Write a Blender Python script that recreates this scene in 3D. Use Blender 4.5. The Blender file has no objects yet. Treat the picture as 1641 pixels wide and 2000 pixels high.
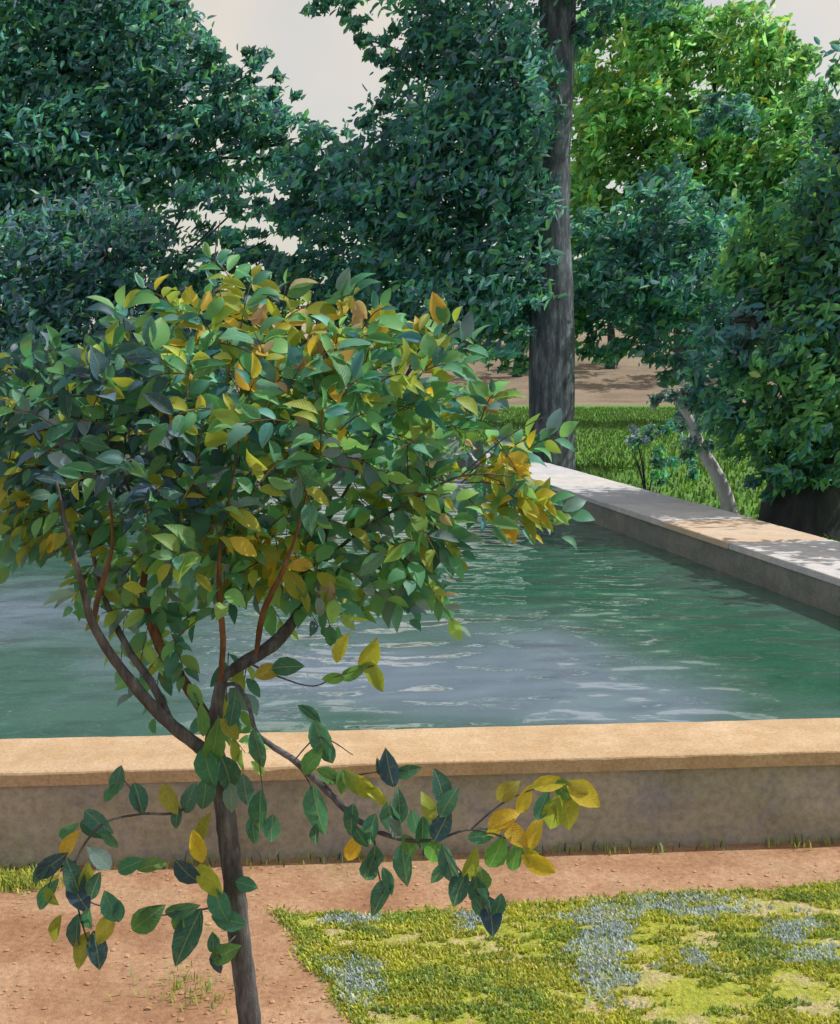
import bpy, bmesh, math, random
import numpy as np
from mathutils import Vector, Matrix, noise as mnoise

random.seed(7)
rng = np.random.default_rng(11)
R = math.radians
scene = bpy.context.scene
COL = scene.collection

# ------------------------------------------------------------------ camera
CAM_H, TILT, FPX = 2.5, R(7.1), 2414.0
cd = bpy.data.cameras.new('camera')
cam = bpy.data.objects.new('camera', cd)
COL.objects.link(cam)
cam.location = (0, 0, CAM_H)
cam.rotation_euler = (R(90) - TILT, 0, 0)
cd.sensor_fit = 'VERTICAL'
cd.sensor_height = 24
cd.lens = 24 * FPX / 2000
cd.clip_start = 0.05
cd.clip_end = 4000
scene.camera = cam

# ------------------------------------------------------------------ light
SUN_EL, SUN_AZ = R(50), R(78)          # azimuth measured from +Y (straight ahead) towards +X
world = bpy.data.worlds.new('World')
scene.world = world
world.use_nodes = True
wn = world.node_tree
wn.nodes.clear()
sky = wn.nodes.new('ShaderNodeTexSky')
sky.sky_type = 'NISHITA'
sky.sun_disc = False
sky.sun_elevation = SUN_EL
sky.sun_rotation = SUN_AZ
sky.air_density = 1.0
sky.dust_density = 3.0
sky.ozone_density = 1.0
# thin cream cloud veil over the whole sky
tc = wn.nodes.new('ShaderNodeTexCoord')
cn = wn.nodes.new('ShaderNodeTexNoise')
cn.inputs['Scale'].default_value = 4.0
cn.inputs['Detail'].default_value = 6.0
wn.links.new(tc.outputs['Generated'], cn.inputs['Vector'])
cr = wn.nodes.new('ShaderNodeMapRange')
cr.inputs[1].default_value = 0.3
cr.inputs[2].default_value = 0.65
cr.inputs[3].default_value = 0.3
cr.inputs[4].default_value = 0.95
wn.links.new(cn.outputs[0], cr.inputs[0])
cm = wn.nodes.new('ShaderNodeMix')
cm.data_type = 'RGBA'
cm.inputs[7].default_value = (5.1, 4.6, 3.85, 1)
wn.links.new(cr.outputs[0], cm.inputs[0])
wn.links.new(sky.outputs[0], cm.inputs[6])
bg = wn.nodes.new('ShaderNodeBackground')
bg.inputs[1].default_value = 0.115
wo = wn.nodes.new('ShaderNodeOutputWorld')
wn.links.new(cm.outputs[2], bg.inputs[0])
wn.links.new(bg.outputs[0], wo.inputs[0])

sl = bpy.data.lights.new('sun', 'SUN')
sl.energy = 3.4
sl.angle = R(0.5)
sl.color = (1.0, 0.93, 0.82)
sun = bpy.data.objects.new('sun', sl)
COL.objects.link(sun)
sd = Vector((math.sin(SUN_AZ) * math.cos(SUN_EL), math.cos(SUN_AZ) * math.cos(SUN_EL), math.sin(SUN_EL)))
sun.rotation_euler = (-sd).to_track_quat('-Z', 'Y').to_euler()

scene.view_settings.view_transform = 'Standard'
scene.view_settings.look = 'None'
scene.view_settings.exposure = 0.52
scene.view_settings.gamma = 1.0
scene.view_settings.use_curve_mapping = False

# ------------------------------------------------------------------ helpers
CT, ST = math.cos(TILT), math.sin(TILT)


def ray(px, py):
    a, b = px - 820.5, 1000.0 - py
    return Vector((a, FPX * CT + b * ST, -FPX * ST + b * CT))


def P(px, py, Y):
    """the point seen at photo pixel (px, py), Y metres ahead"""
    r = ray(px, py)
    return Vector((0, 0, CAM_H)) + r * (Y / r.y)


def G(px, py, z=0.0):
    """the point seen at (px, py) on the level z"""
    r = ray(px, py)
    return Vector((0, 0, CAM_H)) + r * ((z - CAM_H) / r.z)


def lin(r, g, b):
    f = lambda c: c / 12.92 if c <= 0.04045 else ((c + 0.055) / 1.055) ** 2.4
    return (f(r / 255), f(g / 255), f(b / 255))


def tag(o, label=None, cat=None, group=None, kind=None):
    if label: o['label'] = label
    if cat: o['category'] = cat
    if group: o['group'] = group
    if kind: o['kind'] = kind
    return o


def empty(name, loc):
    o = bpy.data.objects.new(name, None)
    o.location = loc
    o.empty_display_size = 0.2
    COL.objects.link(o)
    return o


def mesh_obj(name, verts, faces, mat, parent=None, smooth=False, cols=None):
    """verts in world space; with a parent they are stored relative to it (roots only translate)"""
    me = bpy.data.meshes.new(name)
    v = np.asarray(verts, dtype=np.float64).reshape(-1, 3)
    if parent is not None:
        off = parent.location.copy()
        if parent.parent: off = off + parent.parent.location
        v = v - np.array(off)
    if isinstance(faces, np.ndarray):
        nf, k = faces.shape
        me.vertices.add(len(v))
        me.vertices.foreach_set('co', v.astype(np.float32).ravel())
        me.loops.add(nf * k)
        me.loops.foreach_set('vertex_index', faces.astype(np.int32).ravel())
        me.polygons.add(nf)
        me.polygons.foreach_set('loop_start', np.arange(0, nf * k, k, dtype=np.int32))
        me.update(calc_edges=True)
    else:
        me.from_pydata([tuple(x) for x in v], [], faces)
        me.update()
    if cols is not None:
        ca = me.color_attributes.new('tint', 'FLOAT_COLOR', 'POINT')
        ca.data.foreach_set('color', np.asarray(cols, dtype=np.float32).ravel())
    if smooth:
        me.polygons.foreach_set('use_smooth', np.ones(len(me.polygons), dtype=bool))
    if mat: me.materials.append(mat)
    o = bpy.data.objects.new(name, me)
    COL.objects.link(o)
    if parent is not None: o.parent = parent
    return o


def smooth_path(pts, n=6):
    """Catmull-Rom through (Vector, radius) pairs"""
    out = []
    q = [pts[0]] + list(pts) + [pts[-1]]
    for i in range(1, len(q) - 2):
        p0, p1, p2, p3 = q[i - 1], q[i], q[i + 1], q[i + 2]
        for k in range(n):
            t = k / n
            a = 2 * p1[0]
            b = (p2[0] - p0[0]) * t
            c = (2 * p0[0] - 5 * p1[0] + 4 * p2[0] - p3[0]) * t * t
            d = (-p0[0] + 3 * p1[0] - 3 * p2[0] + p3[0]) * t ** 3
            out.append(((a + b + c + d) * 0.5, p1[1] + (p2[1] - p1[1]) * t))
    out.append(pts[-1])
    return out


def tube(pts, seg=10, n=6, rough=0.12, freq=3.0, flare=0.0):
    """tapered, slightly knobbly tube; returns verts, quads"""
    path = smooth_path(pts, n)
    V, F = [], []
    up = Vector((0.31, 0.9, 0.2)).normalized()
    for i, (p, r) in enumerate(path):
        a = path[max(i - 1, 0)][0]
        b = path[min(i + 1, len(path) - 1)][0]
        t = (b - a).normalized()
        x = t.cross(up)
        x = x.normalized() if x.length > 1e-4 else Vector((1, 0, 0))
        y = t.cross(x).normalized()
        fl = 1 + flare * math.exp(-i / max(1.5, n * 0.5)) if flare else 1
        for k in range(seg):
            ang = 2 * math.pi * k / seg
            d = x * math.cos(ang) + y * math.sin(ang)
            nz = mnoise.noise((p + d * r) * freq / max(r * 4, 0.05)) * rough
            lob = (0.12 * (fl - 1) * math.sin(5 * ang)) if flare else 0
            V.append(p + d * r * fl * (1 + nz + lob))
    m = len(path)
    for i in range(m - 1):
        for k in range(seg):
            k2 = (k + 1) % seg
            F.append((i * seg + k, i * seg + k2, (i + 1) * seg + k2, (i + 1) * seg + k))
    V.append(path[-1][0]); c = len(V) - 1
    for k in range(seg):
        F.append(((m - 1) * seg + k, (m - 1) * seg + (k + 1) % seg, c))
    return V, F


# ------------------------------------------------------------------ materials
def new_mat(name):
    m = bpy.data.materials.new(name)
    m.use_nodes = True
    nt = m.node_tree
    b = nt.nodes['Principled BSDF']
    return m, nt, b


def N(nt, typ, **kw):
    n = nt.nodes.new('ShaderNode' + typ)
    for k, v in kw.items():
        if k in n.inputs: n.inputs[k].default_value = v
        else: setattr(n, k, v)
    return n


def ramp(nt, stops, src, interp='LINEAR'):
    r = nt.nodes.new('ShaderNodeValToRGB')
    r.color_ramp.interpolation = interp
    el = r.color_ramp.elements
    while len(el) < len(stops): el.new(0.5)
    for e, (p, c) in zip(el, stops):
        e.position = p
        e.color = (*c, 1)
    nt.links.new(src, r.inputs[0])
    return r


def mixc(nt, fac, a, b, mode='MIX'):
    m = nt.nodes.new('ShaderNodeMix')
    m.data_type = 'RGBA'
    m.blend_type = mode
    for sock, v in ((0, fac), (6, a), (7, b)):
        if isinstance(v, (int, float)): m.inputs[sock].default_value = v
        elif isinstance(v, tuple): m.inputs[sock].default_value = (*v, 1)
        else: nt.links.new(v, m.inputs[sock])
    return m.outputs[2]


def bump(nt, b, h, strength=0.4, dist=0.02):
    n = N(nt, 'Bump', Strength=strength, Distance=dist)
    nt.links.new(h, n.inputs['Height'])
    nt.links.new(n.outputs[0], b.inputs['Normal'])


def coords(nt, scale=(1, 1, 1), kind='Object', rot=(0, 0, 0)):
    t = N(nt, 'TexCoord')
    m = N(nt, 'Mapping')
    m.inputs['Scale'].default_value = scale
    m.inputs['Rotation'].default_value = rot
    nt.links.new(t.outputs[kind], m.inputs[0])
    return m.outputs[0]


def noise(nt, vec, scale, detail=4, rough=0.6):
    n = N(nt, 'TexNoise', Scale=scale, Detail=detail, Roughness=rough)
    nt.links.new(vec, n.inputs['Vector'])
    return n.outputs[0]


def earth_mat(name, stops, sc=1.0, bmp=0.5):
    m, nt, b = new_mat(name)
    v = coords(nt)
    n1 = noise(nt, v, 1.6 * sc, 5, 0.65)
    c0 = ramp(nt, stops, n1)
    broad = ramp(nt, [(0.3, (0.80, 0.76, 0.74)), (0.5, (1, 1, 1)), (0.7, (1.16, 1.15, 1.12))], noise(nt, v, 0.9 * sc, 3, 0.6))
    c = N(nt, 'Mix', data_type='RGBA', blend_type='MULTIPLY')
    c.inputs[0].default_value = 1.0
    nt.links.new(c0.outputs[0], c.inputs[6]); nt.links.new(broad.outputs[0], c.inputs[7])
    n2 = noise(nt, v, 38 * sc, 4, 0.7)
    g = ramp(nt, [(0.25, (0.62, 0.6, 0.58)), (0.6, (1, 1, 1)), (0.8, (1.18, 1.15, 1.1))], n2)
    nt.links.new(mixc(nt, 1.0, c.outputs[2], g.outputs[0], 'MULTIPLY'), b.inputs['Base Color'])
    b.inputs['Roughness'].default_value = 0.95
    b.inputs['Specular IOR Level'].default_value = 0.2
    n3 = noise(nt, v, 14 * sc, 6, 0.75)
    bump(nt, b, n3, bmp, 0.04)
    return m


def stone_mat(name, stops, spots, sc=1.0):
    m, nt, b = new_mat(name)
    v = coords(nt)
    oi = N(nt, 'ObjectInfo')
    va = N(nt, 'VectorMath', operation='ADD')
    nt.links.new(v, va.inputs[0])
    nt.links.new(oi.outputs['Random'], va.inputs[1])
    c = ramp(nt, stops, noise(nt, va.outputs[0], 3.2 * sc, 6, 0.7))
    tint = ramp(nt, [(0.0, (0.86, 0.84, 0.86)), (0.5, (1, 1, 1)), (1.0, (1.1, 1.04, 0.95))], oi.outputs['Random'])
    c2 = mixc(nt, 1.0, c.outputs[0], tint.outputs[0], 'MULTIPLY')
    sp = ramp(nt, [(0.5, (0, 0, 0)), (0.72, (1, 1, 1))], noise(nt, va.outputs[0], 7.0 * sc, 5, 0.75))
    c3 = mixc(nt, sp.outputs[0], c2, spots)
    fine = ramp(nt, [(0.3, (0.75, 0.75, 0.75)), (0.6, (1.05, 1.05, 1.05))], noise(nt, v, 60 * sc, 3, 0.7))
    nt.links.new(mixc(nt, 1.0, c3, fine.outputs[0], 'MULTIPLY'), b.inputs['Base Color'])
    b.inputs['Roughness'].default_value = 0.9
    b.inputs['Specular IOR Level'].default_value = 0.25
    bump(nt, b, noise(nt, v, 22 * sc, 6, 0.75), 0.45, 0.015)
    return m


def bark_mat(name, stops, sc=1.0):
    m, nt, b = new_mat(name)
    v = coords(nt, (1, 1, 0.22))
    n1 = noise(nt, v, 9 * sc, 6, 0.7)
    c = ramp(nt, stops, n1)
    nt.links.new(c.outputs[0], b.inputs['Base Color'])
    b.inputs['Roughness'].default_value = 0.92
    b.inputs['Specular IOR Level'].default_value = 0.2
    bump(nt, b, noise(nt, v, 16 * sc, 6, 0.75), 0.9, 0.03 / sc)
    return m


def leaf_mat(name, use_attr, trans=0.42, warm=(1.12, 1.12, 0.75)):
    m, nt, b = new_mat(name)
    if use_attr:
        a = N(nt, 'Attribute', attribute_name='tint')
        colour = a.outputs['Color']
    else:
        a = N(nt, 'ObjectInfo')
        colour = a.outputs['Color']
    v = coords(nt)
    mot = ramp(nt, [(0.3, (0.78, 0.8, 0.85)), (0.7, (1.15, 1.12, 1.0))], noise(nt, v, 9 if not use_attr else 6, 3, 0.6))
    c = mixc(nt, 1.0, colour, mot.outputs[0], 'MULTIPLY')
    age = ramp(nt, [(0.56, (0, 0, 0)), (0.70, (0.55, 0.55, 0.55))], noise(nt, v, 4.5 if not use_attr else 17, 4, 0.7))
    c = mixc(nt, age.outputs[0], c, mixc(nt, 0.6, c, (0.30, 0.25, 0.06)))
    if not use_attr:
        sx = N(nt, 'SeparateXYZ')
        nt.links.new(v, sx.inputs[0])
        ab = N(nt, 'Math', operation='ABSOLUTE')
        nt.links.new(sx.outputs[1], ab.inputs[0])
        rib = ramp(nt, [(0.008, (1, 1, 1)), (0.022, (0, 0, 0))], ab.outputs[0])
        c = mixc(nt, rib.outputs[0], c, mixc(nt, 0.35, c, (0.45, 0.5, 0.2)))
        # side veins as relief
        w = N(nt, 'Math', operation='MULTIPLY_ADD')
        nt.links.new(ab.outputs[0], w.inputs[0]); w.inputs[1].default_value = -0.8
        nt.links.new(sx.outputs[0], w.inputs[2])
        sn = N(nt, 'Math', operation='SINE')
        ml = N(nt, 'Math', operation='MULTIPLY')
        nt.links.new(w.outputs[0], ml.inputs[0]); ml.inputs[1].default_value = 70.0
        nt.links.new(ml.outputs[0], sn.inputs[0])
        bump(nt, b, sn.outputs[0], 0.12, 0.01)
    nt.links.new(c, b.inputs['Base Color'])
    b.inputs['Roughness'].default_value = 0.5
    b.inputs['Specular IOR Level'].default_value = 0.3
    t = N(nt, 'BsdfTranslucent')
    nt.links.new(mixc(nt, 1.0, c, warm, 'MULTIPLY'), t.inputs[0])
    mx = N(nt, 'MixShader')
    mx.inputs[0].default_value = trans
    nt.links.new(b.outputs[0], mx.inputs[1])
    nt.links.new(t.outputs[0], mx.inputs[2])
    nt.links.new(mx.outputs[0], nt.nodes['Material Output'].inputs[0])
    return m


M = {}
M['earth'] = earth_mat('earth', [(0.3, (0.275, 0.15, 0.092)), (0.45, (0.355, 0.21, 0.13)), (0.58, (0.42, 0.275, 0.18)), (0.75, (0.33, 0.24, 0.115))])
M['path'] = earth_mat('sandy_path', [(0.3, (0.37, 0.215, 0.13)), (0.5, (0.47, 0.29, 0.18)), (0.7, (0.55, 0.37, 0.24))])
M['bank'] = earth_mat('dry_field', [(0.3, (0.16, 0.125, 0.095)), (0.5, (0.215, 0.175, 0.135)), (0.7, (0.26, 0.215, 0.17))], 0.15)
M['coping'] = stone_mat('warm_limestone', [(0.3, (0.38, 0.26, 0.155)), (0.5, (0.46, 0.335, 0.215)), (0.7, (0.53, 0.405, 0.28))], (0.42, 0.285, 0.15))
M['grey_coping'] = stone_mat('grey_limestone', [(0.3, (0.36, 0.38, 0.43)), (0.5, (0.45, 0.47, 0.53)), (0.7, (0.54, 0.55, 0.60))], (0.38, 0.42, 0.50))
M['sun_patch'] = stone_mat('sun_patch_stone', [(0.3, (0.44, 0.34, 0.25)), (0.5, (0.52, 0.41, 0.31)), (0.7, (0.58, 0.48, 0.38))], (0.42, 0.40, 0.40))  # sunlit patch on the right coping, put into one stone's colour
M['render_wall'] = stone_mat('old_render', [(0.3, (0.20, 0.19, 0.145)), (0.45, (0.32, 0.305, 0.24)), (0.58, (0.39, 0.36, 0.305)), (0.72, (0.50, 0.47, 0.40))], (0.26, 0.25, 0.30), 0.45)
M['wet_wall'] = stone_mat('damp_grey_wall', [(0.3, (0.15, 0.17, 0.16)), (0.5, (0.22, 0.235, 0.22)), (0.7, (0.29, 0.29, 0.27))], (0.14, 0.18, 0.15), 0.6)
M['bark_dark'] = bark_mat('dark_bark', [(0.3, (0.022, 0.026, 0.032)), (0.5, (0.05, 0.055, 0.062)), (0.7, (0.09, 0.095, 0.10))], 0.4)
M['bark_plane'] = bark_mat('plane_tree_bark', [(0.32, (0.03, 0.038, 0.05)), (0.48, (0.075, 0.09, 0.115)), (0.6, (0.16, 0.19, 0.24)), (0.72, (0.30, 0.34, 0.41))], 0.7)
M['bark_young'] = bark_mat('young_bark', [(0.3, (0.030, 0.032, 0.036)), (0.5, (0.085, 0.085, 0.09)), (0.7, (0.18, 0.185, 0.20))], 3.0)
M['bark_brown'] = bark_mat('brown_bark', [(0.3, (0.05, 0.03, 0.018)), (0.5, (0.14, 0.075, 0.04)), (0.7, (0.24, 0.13, 0.07))], 3.0)
M['bark_pale'] = bark_mat('pale_bark', [(0.3, (0.38, 0.40, 0.45)), (0.5, (0.52, 0.54, 0.60)), (0.7, (0.66, 0.67, 0.72))], 1.5)
M['leaf'] = leaf_mat('leaf', False, 0.48)
M['leaf_mass'] = leaf_mat('leaf_mass', True, 0.48)
M['grass'] = leaf_mat('grass_blade', True, 0.35, (1.1, 1.1, 0.7))

# lawns: soil and matted turf
def turf_mat(name, a, b_, soil, sc, cover):
    m, nt, b = new_mat(name)
    v = coords(nt)
    g = ramp(nt, [(0.35, a), (0.65, b_)], noise(nt, v, 5 * sc, 5, 0.7))
    s = ramp(nt, [(cover - 0.06, (1, 1, 1)), (cover + 0.06, (0, 0, 0))], noise(nt, v, 2.2 * sc, 5, 0.65))
    c = mixc(nt, s.outputs[0], g.outputs[0], soil)
    f = ramp(nt, [(0.3, (0.6, 0.6, 0.6)), (0.65, (1.15, 1.15, 1.1))], noise(nt, v, 55 * sc, 3, 0.7))
    nt.links.new(mixc(nt, 1.0, c, f.outputs[0], 'MULTIPLY'), b.inputs['Base Color'])
    b.inputs['Roughness'].default_value = 1.0
    b.inputs['Specular IOR Level'].default_value = 0.1
    bump(nt, b, noise(nt, v, 30 * sc, 5, 0.8), 0.8, 0.05)
    return m
M['near_turf'] = turf_mat('near_turf', (0.36, 0.42, 0.06), (0.48, 0.50, 0.10), (0.60, 0.51, 0.32), 1.0, 0.45)
M['far_turf'] = turf_mat('far_turf', (0.08, 0.22, 0.045), (0.15, 0.30, 0.06), (0.16, 0.25, 0.06), 0.35, 0.36)

def water_mat():
    m, nt, b = new_mat('pool_water')
    v = coords(nt, (1, 1, 1), 'Object', (0, 0, R(-5)))
    vo = N(nt, 'VectorMath', operation='ADD')
    vo.inputs[1].default_value = (7.0, -3.0, 0)  # moves the painted pale reflection towards the left
    nt.links.new(v, vo.inputs[0])
    n0 = noise(nt, vo.outputs[0], 0.13, 4, 0.55)
    c = ramp(nt, [(0.40, (0.030, 0.105, 0.075)), (0.50, (0.07, 0.135, 0.125)), (0.58, (0.15, 0.20, 0.27))], n0)  # pale sky and green tree reflections put into the base colour
    nt.links.new(c.outputs[0], b.inputs['Base Color'])
    b.inputs['Roughness'].default_value = 0.03
    b.inputs['IOR'].default_value = 2.0
    b.inputs['Specular IOR Level'].default_value = 0.5
    v2 = coords(nt, (1.0, 1.5, 1.0), 'Object', (0, 0, R(-5)))
    h1 = noise(nt, v2, 1.7, 1.0, 0.35)
    h2 = noise(nt, v2, 5.0, 2, 0.5)
    ad = N(nt, 'Math', operation='MULTIPLY_ADD')
    nt.links.new(h2, ad.inputs[0]); ad.inputs[1].default_value = 0.05
    nt.links.new(h1, ad.inputs[2])
    bump(nt, b, ad.outputs[0], 0.8, 0.085)
    return m
M['water'] = water_mat()

# ------------------------------------------------------------------ ground
def ground_z(x, y):
    if y < 66: return 0.0
    t = min((y - 66) / 60, 1.0)
    h = 5.5 * t * t * (3 - 2 * t) + 0.25 * math.sin(x * 0.13) * t
    return h + max(0, y - 126) * 0.004


ys = list(np.linspace(-12, 60, 25)) + list(np.linspace(63, 140, 34)) + list(np.linspace(160, 900, 20))
xs = list(np.linspace(-400, -62, 12)) + list(np.linspace(-55, 55, 45)) + list(np.linspace(62, 400, 12))
V = [(x, y, ground_z(x, y)) for y in ys for x in xs]
nx = len(xs)
F = [(j * nx + i, j * nx + i + 1, (j + 1) * nx + i + 1, (j + 1) * nx + i) for j in range(len(ys) - 1) for i in range(nx - 1)]
g = mesh_obj('ground', V, F, M['bank'], smooth=True)
tag(g, kind='structure')

# basin geometry on the ground plan (found from the photo's lines at the coping's level)
TOPZ, WATZ = 0.5, 0.14
A0 = G(0, 1510, TOPZ); A1 = G(1641, 1466, TOPZ)           # front edge of near coping
nd = (A1 - A0); nd.z = 0; nd.normalize()                 # along the near wall
nn = Vector((-nd.y, nd.x, 0))                             # away from the camera
I0 = G(1641, 1130, TOPZ); I1 = G(1000, 922, TOPZ)         # inner edge of right coping
rd = (I1 - I0); rd.z = 0; rd.normalize()                  # along the right wall, away
rn = Vector((rd.y, -rd.x, 0))                             # outwards to the right
NEAR_W, RIGHT_W = 0.57, 1.22


def isect(p, d, q, e):
    den = d.x * e.y - d.y * e.x
    t = ((q.x - p.x) * e.y - (q.y - p.y) * e.x) / den
    return p + d * t


nearB = A0 + nn * NEAR_W                                  # inner edge of the near wall
cornerN = isect(nearB, nd, I0, rd)
FARD = 26.0
cornerF = I0 + rd * ((FARD - I0.y) / rd.y)
LEFTX = -13.0
leftN = nearB + nd * ((LEFTX - nearB.x) / nd.x)
leftF = Vector((LEFTX - 1.5, FARD - 0.6, TOPZ))


def sheet(name, pts, z, mat, kind='structure', sub=0):
    bm = bmesh.new()
    f = bm.faces.new([bm.verts.new((p.x, p.y, z)) for p in pts])
    if f.normal.z < 0: f.normal_flip()
    me = bpy.data.meshes.new(name)
    bm.to_mesh(me); bm.free()
    me.materials.append(mat)
    o = bpy.data.objects.new(name, me)
    COL.objects.link(o)
    return tag(o, kind=kind)


def wobble_strip(name, back, front, z, mat, amp=0.05, n=60):
    """strip between two polylines with uneven edges"""
    def samp(pl):
        L = [0]
        for a, b in zip(pl, pl[1:]): L.append(L[-1] + (b - a).length)
        out = []
        for k in range(n + 1):
            s = L[-1] * k / n
            for i in range(len(pl) - 1):
                if s <= L[i + 1] + 1e-6:
                    out.append(pl[i].lerp(pl[i + 1], (s - L[i]) / (L[i + 1] - L[i]))); break
        return out
    a, b = samp(back), samp(front)
    V = []
    for p, q in zip(a, b):
        w = mnoise.noise(Vector((q.x * 1.7, q.y * 1.7, 3))) * amp + mnoise.noise(Vector((q.x * 7, q.y * 7, 9))) * amp * 0.5
        d = (q - p).normalized()
        q2 = q + d * w
        V += [(p.x, p.y, z), (q2.x, q2.y, z)]
    F = [(2 * k, 2 * k + 1, 2 * k + 3, 2 * k + 2) for k in range(n)]
    o = mesh_obj(name, V, F, mat)
    o.data.flip_normals() if o.data.polygons[0].normal.z < 0 else None
    return tag(o, kind='structure')


# lawn beyond the basin
sheet('lawn', [Vector((-60, 3, 0)), Vector((60, 3, 0)), Vector((60, 66.5, 0)), Vector((-60, 66.5, 0))], 0.004, M['far_turf'])
# bare earth round the young tree and path along the wall
fr0 = nearB + nd * -14; fr1 = nearB + nd * 18
sheet('earth_path', [Vector((-16, -11, 0)), Vector((18, -11, 0)), fr1, fr0], 0.008, M['earth'])
# near lawn: right of the diagonal edge
def ragged(pts, amp, step=0.035):
    out = []
    for a, b_ in zip(pts, pts[1:]):
        n = max(1, int((b_ - a).length / step))
        t = (b_ - a).normalized(); w = Vector((-t.y, t.x, 0))
        for k in range(n):
            p = a.lerp(b_, k / n)
            out.append(p + w * (mnoise.noise(p * 4.0) + 0.6 * mnoise.noise(p * 15.0)) * amp)
    return out + [pts[-1]]


lawn_edge = ragged([G(545, 1785), G(590, 1850), G(640, 1930), G(700, 2010), G(800, 2150), G(960, 2500)], 0.045)
lawn_front = ragged([G(560, 1790), G(700, 1795), G(1000, 1775), G(1300, 1752), G(1641, 1735), G(2400, 1702)], 0.05)
LP = [lawn_edge[0]] + lawn_front[1:] + [Vector((6, 1.5, 0)), Vector((1.2, 1.5, 0))] + lawn_edge[:0:-1]
sheet('near_lawn', LP, 0.0115, M['near_turf'])
LPA = [(p.x, p.y) for p in LP]


def in_poly(x, y, poly=LPA):
    c = False
    j = len(poly) - 1
    for i in range(len(poly)):
        xi, yi = poly[i]; xj, yj = poly[j]
        if (yi > y) != (yj > y) and x < (xj - xi) * (y - yi) / (yj - yi) + xi: c = not c
        j = i
    return c


# water
wl = [nearB + nd * -12 , cornerN, cornerF + rd * 0.2 - rn * 0.0, leftF]
wl[0] = leftN
exp = []
for p, d in zip(wl, [(-nd - nn) * 0.1, (nd - nn) * 0.1, (rd + rn) * 0.1, (rd - rn) * 0.1]): exp.append(p + d)
wsh = sheet('water', exp, WATZ, M['water'])

# ------------------------------------------------------------------ basin walls
def slab(corners, z0, z1, mat, parent, name, chip=0.006):
    """a long dressed stone with worn, chipped arrises: cross-section swept along its length"""
    a, b_, c, d = corners                       # a-b front edge, d-c back edge
    L = (b_ - a).length
    n = max(6, int(L / 0.05))
    along = (b_ - a).normalized(); across = (d - a).normalized(); W = (d - a).length
    tl = [random.uniform(-chip, chip) * 0.6 for _ in range(4)]
    V, F = [], []
    for i in range(n + 1):
        t = i / n
        end = 0.006 if i in (0, n) else 0.0
        o = a.lerp(b_, t); w = across
        def nz(k, f, s_): return mnoise.noise(Vector((o.x * f + k, o.y * f, s_)))
        ch = [0.010 + 0.016 * max(0, nz(q * 7.3, 5, 1.5)) + 0.022 * max(0, nz(q * 3.1, 14, 4) - 0.25) for q in (0, 1)]
        prof = [(0.0, z0), (0.0, z1 - ch[0]), (ch[0] * .35, z1 - ch[0] * .35), (ch[0] * 1.2, z1)]
        prof += [(W * f, z1 + 0.004 * nz(f * 9, 3, 8) + 0.003 * nz(f * 5, 11, 3)) for f in (0.25, 0.5, 0.75)]
        prof += [(W - ch[1] * 1.2, z1), (W - ch[1] * .35, z1 - ch[1] * .35), (W, z1 - ch[1]), (W, z0)]
        for k, (u, z) in enumerate(prof):
            sag = 0.004 * nz(0.5, 2.5, 6) if k in (0, 1, 2) else 0
            p = o + w * (u + sag)
            V.append((p.x, p.y, z - (end if z > z0 + 0.01 else 0) + (tl[0] * (1 - t) + tl[1] * t if z > z0 + 0.01 else 0)))
    m = 11
    for i in range(n):
        for k in range(m - 1):
            F.append((i * m + k, (i + 1) * m + k, (i + 1) * m + k + 1, i * m + k + 1))
    F.append(tuple(range(m))); F.append(tuple(n * m + k for k in range(m))[::-1])
    return mesh_obj(name, V, F, mat, parent)


def wall(label, p, d, n, length, width, body_mat, cop_mat, pitch, inset=0.02, cop_h=0.075, sun_patch_at=None, joints=None, body_from=-0.1):
    """p: start of the front edge, d: along, n: across; coping blocks over a body with an uneven face"""
    root = empty('basin_wall', Vector((p.x, p.y, 0)))
    tag(root, label, 'wall')
    # body: grid faces front and back with slight relief
    V, F = [], []
    nu, nv = int(length / 0.06), 12
    zt = TOPZ - cop_h
    for side, off, sg in ((0, inset, -1), (1, width - inset, 1)):
        base = len(V)
        for j in range(nv + 1):
            for i in range(nu + 1):
                q = p + d * (length * i / nu) + n * off
                z = body_from + (zt - body_from) * j / nv
                r = mnoise.noise(Vector((q.x * 2.3, q.y * 2.3, z * 6))) * 0.016 + mnoise.noise(Vector((q.x * 8, q.y * 8, z * 18))) * 0.009
                q = q + n * (sg * (r - 0.006))
                V.append((q.x, q.y, z))
        for j in range(nv):
            for i in range(nu):
                a = base + j * (nu + 1) + i
                f = (a, a + 1, a + nu + 2, a + nu + 1)
                F.append(f if side == 0 else f[::-1])
    mesh_obj('wall_face', V, F, body_mat, root, smooth=True)
    s = 0.0
    while s < length - 0.05:
        L = min(pitch * random.uniform(0.75, 1.3), length - s)
        if length - s - L < 0.3: L = length - s
        if joints: L = min(j for j in joints if j > s + 0.01) - s
        g_ = 0.0025
        a = p + d * (s + g_); b = p + d * (s + L - g_)
        o1 = random.uniform(-0.008, 0.008); o2 = random.uniform(-0.008, 0.008)
        slab([a + n * o1, b + n * o1, b + n * (width + o2), a + n * (width + o2)], zt + 0.002, TOPZ + random.uniform(-0.004, 0.004), M['sun_patch'] if sun_patch_at is not None and s <= sun_patch_at < s + L else cop_mat, root, 'coping_stone')
        s += L
    return root


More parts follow.
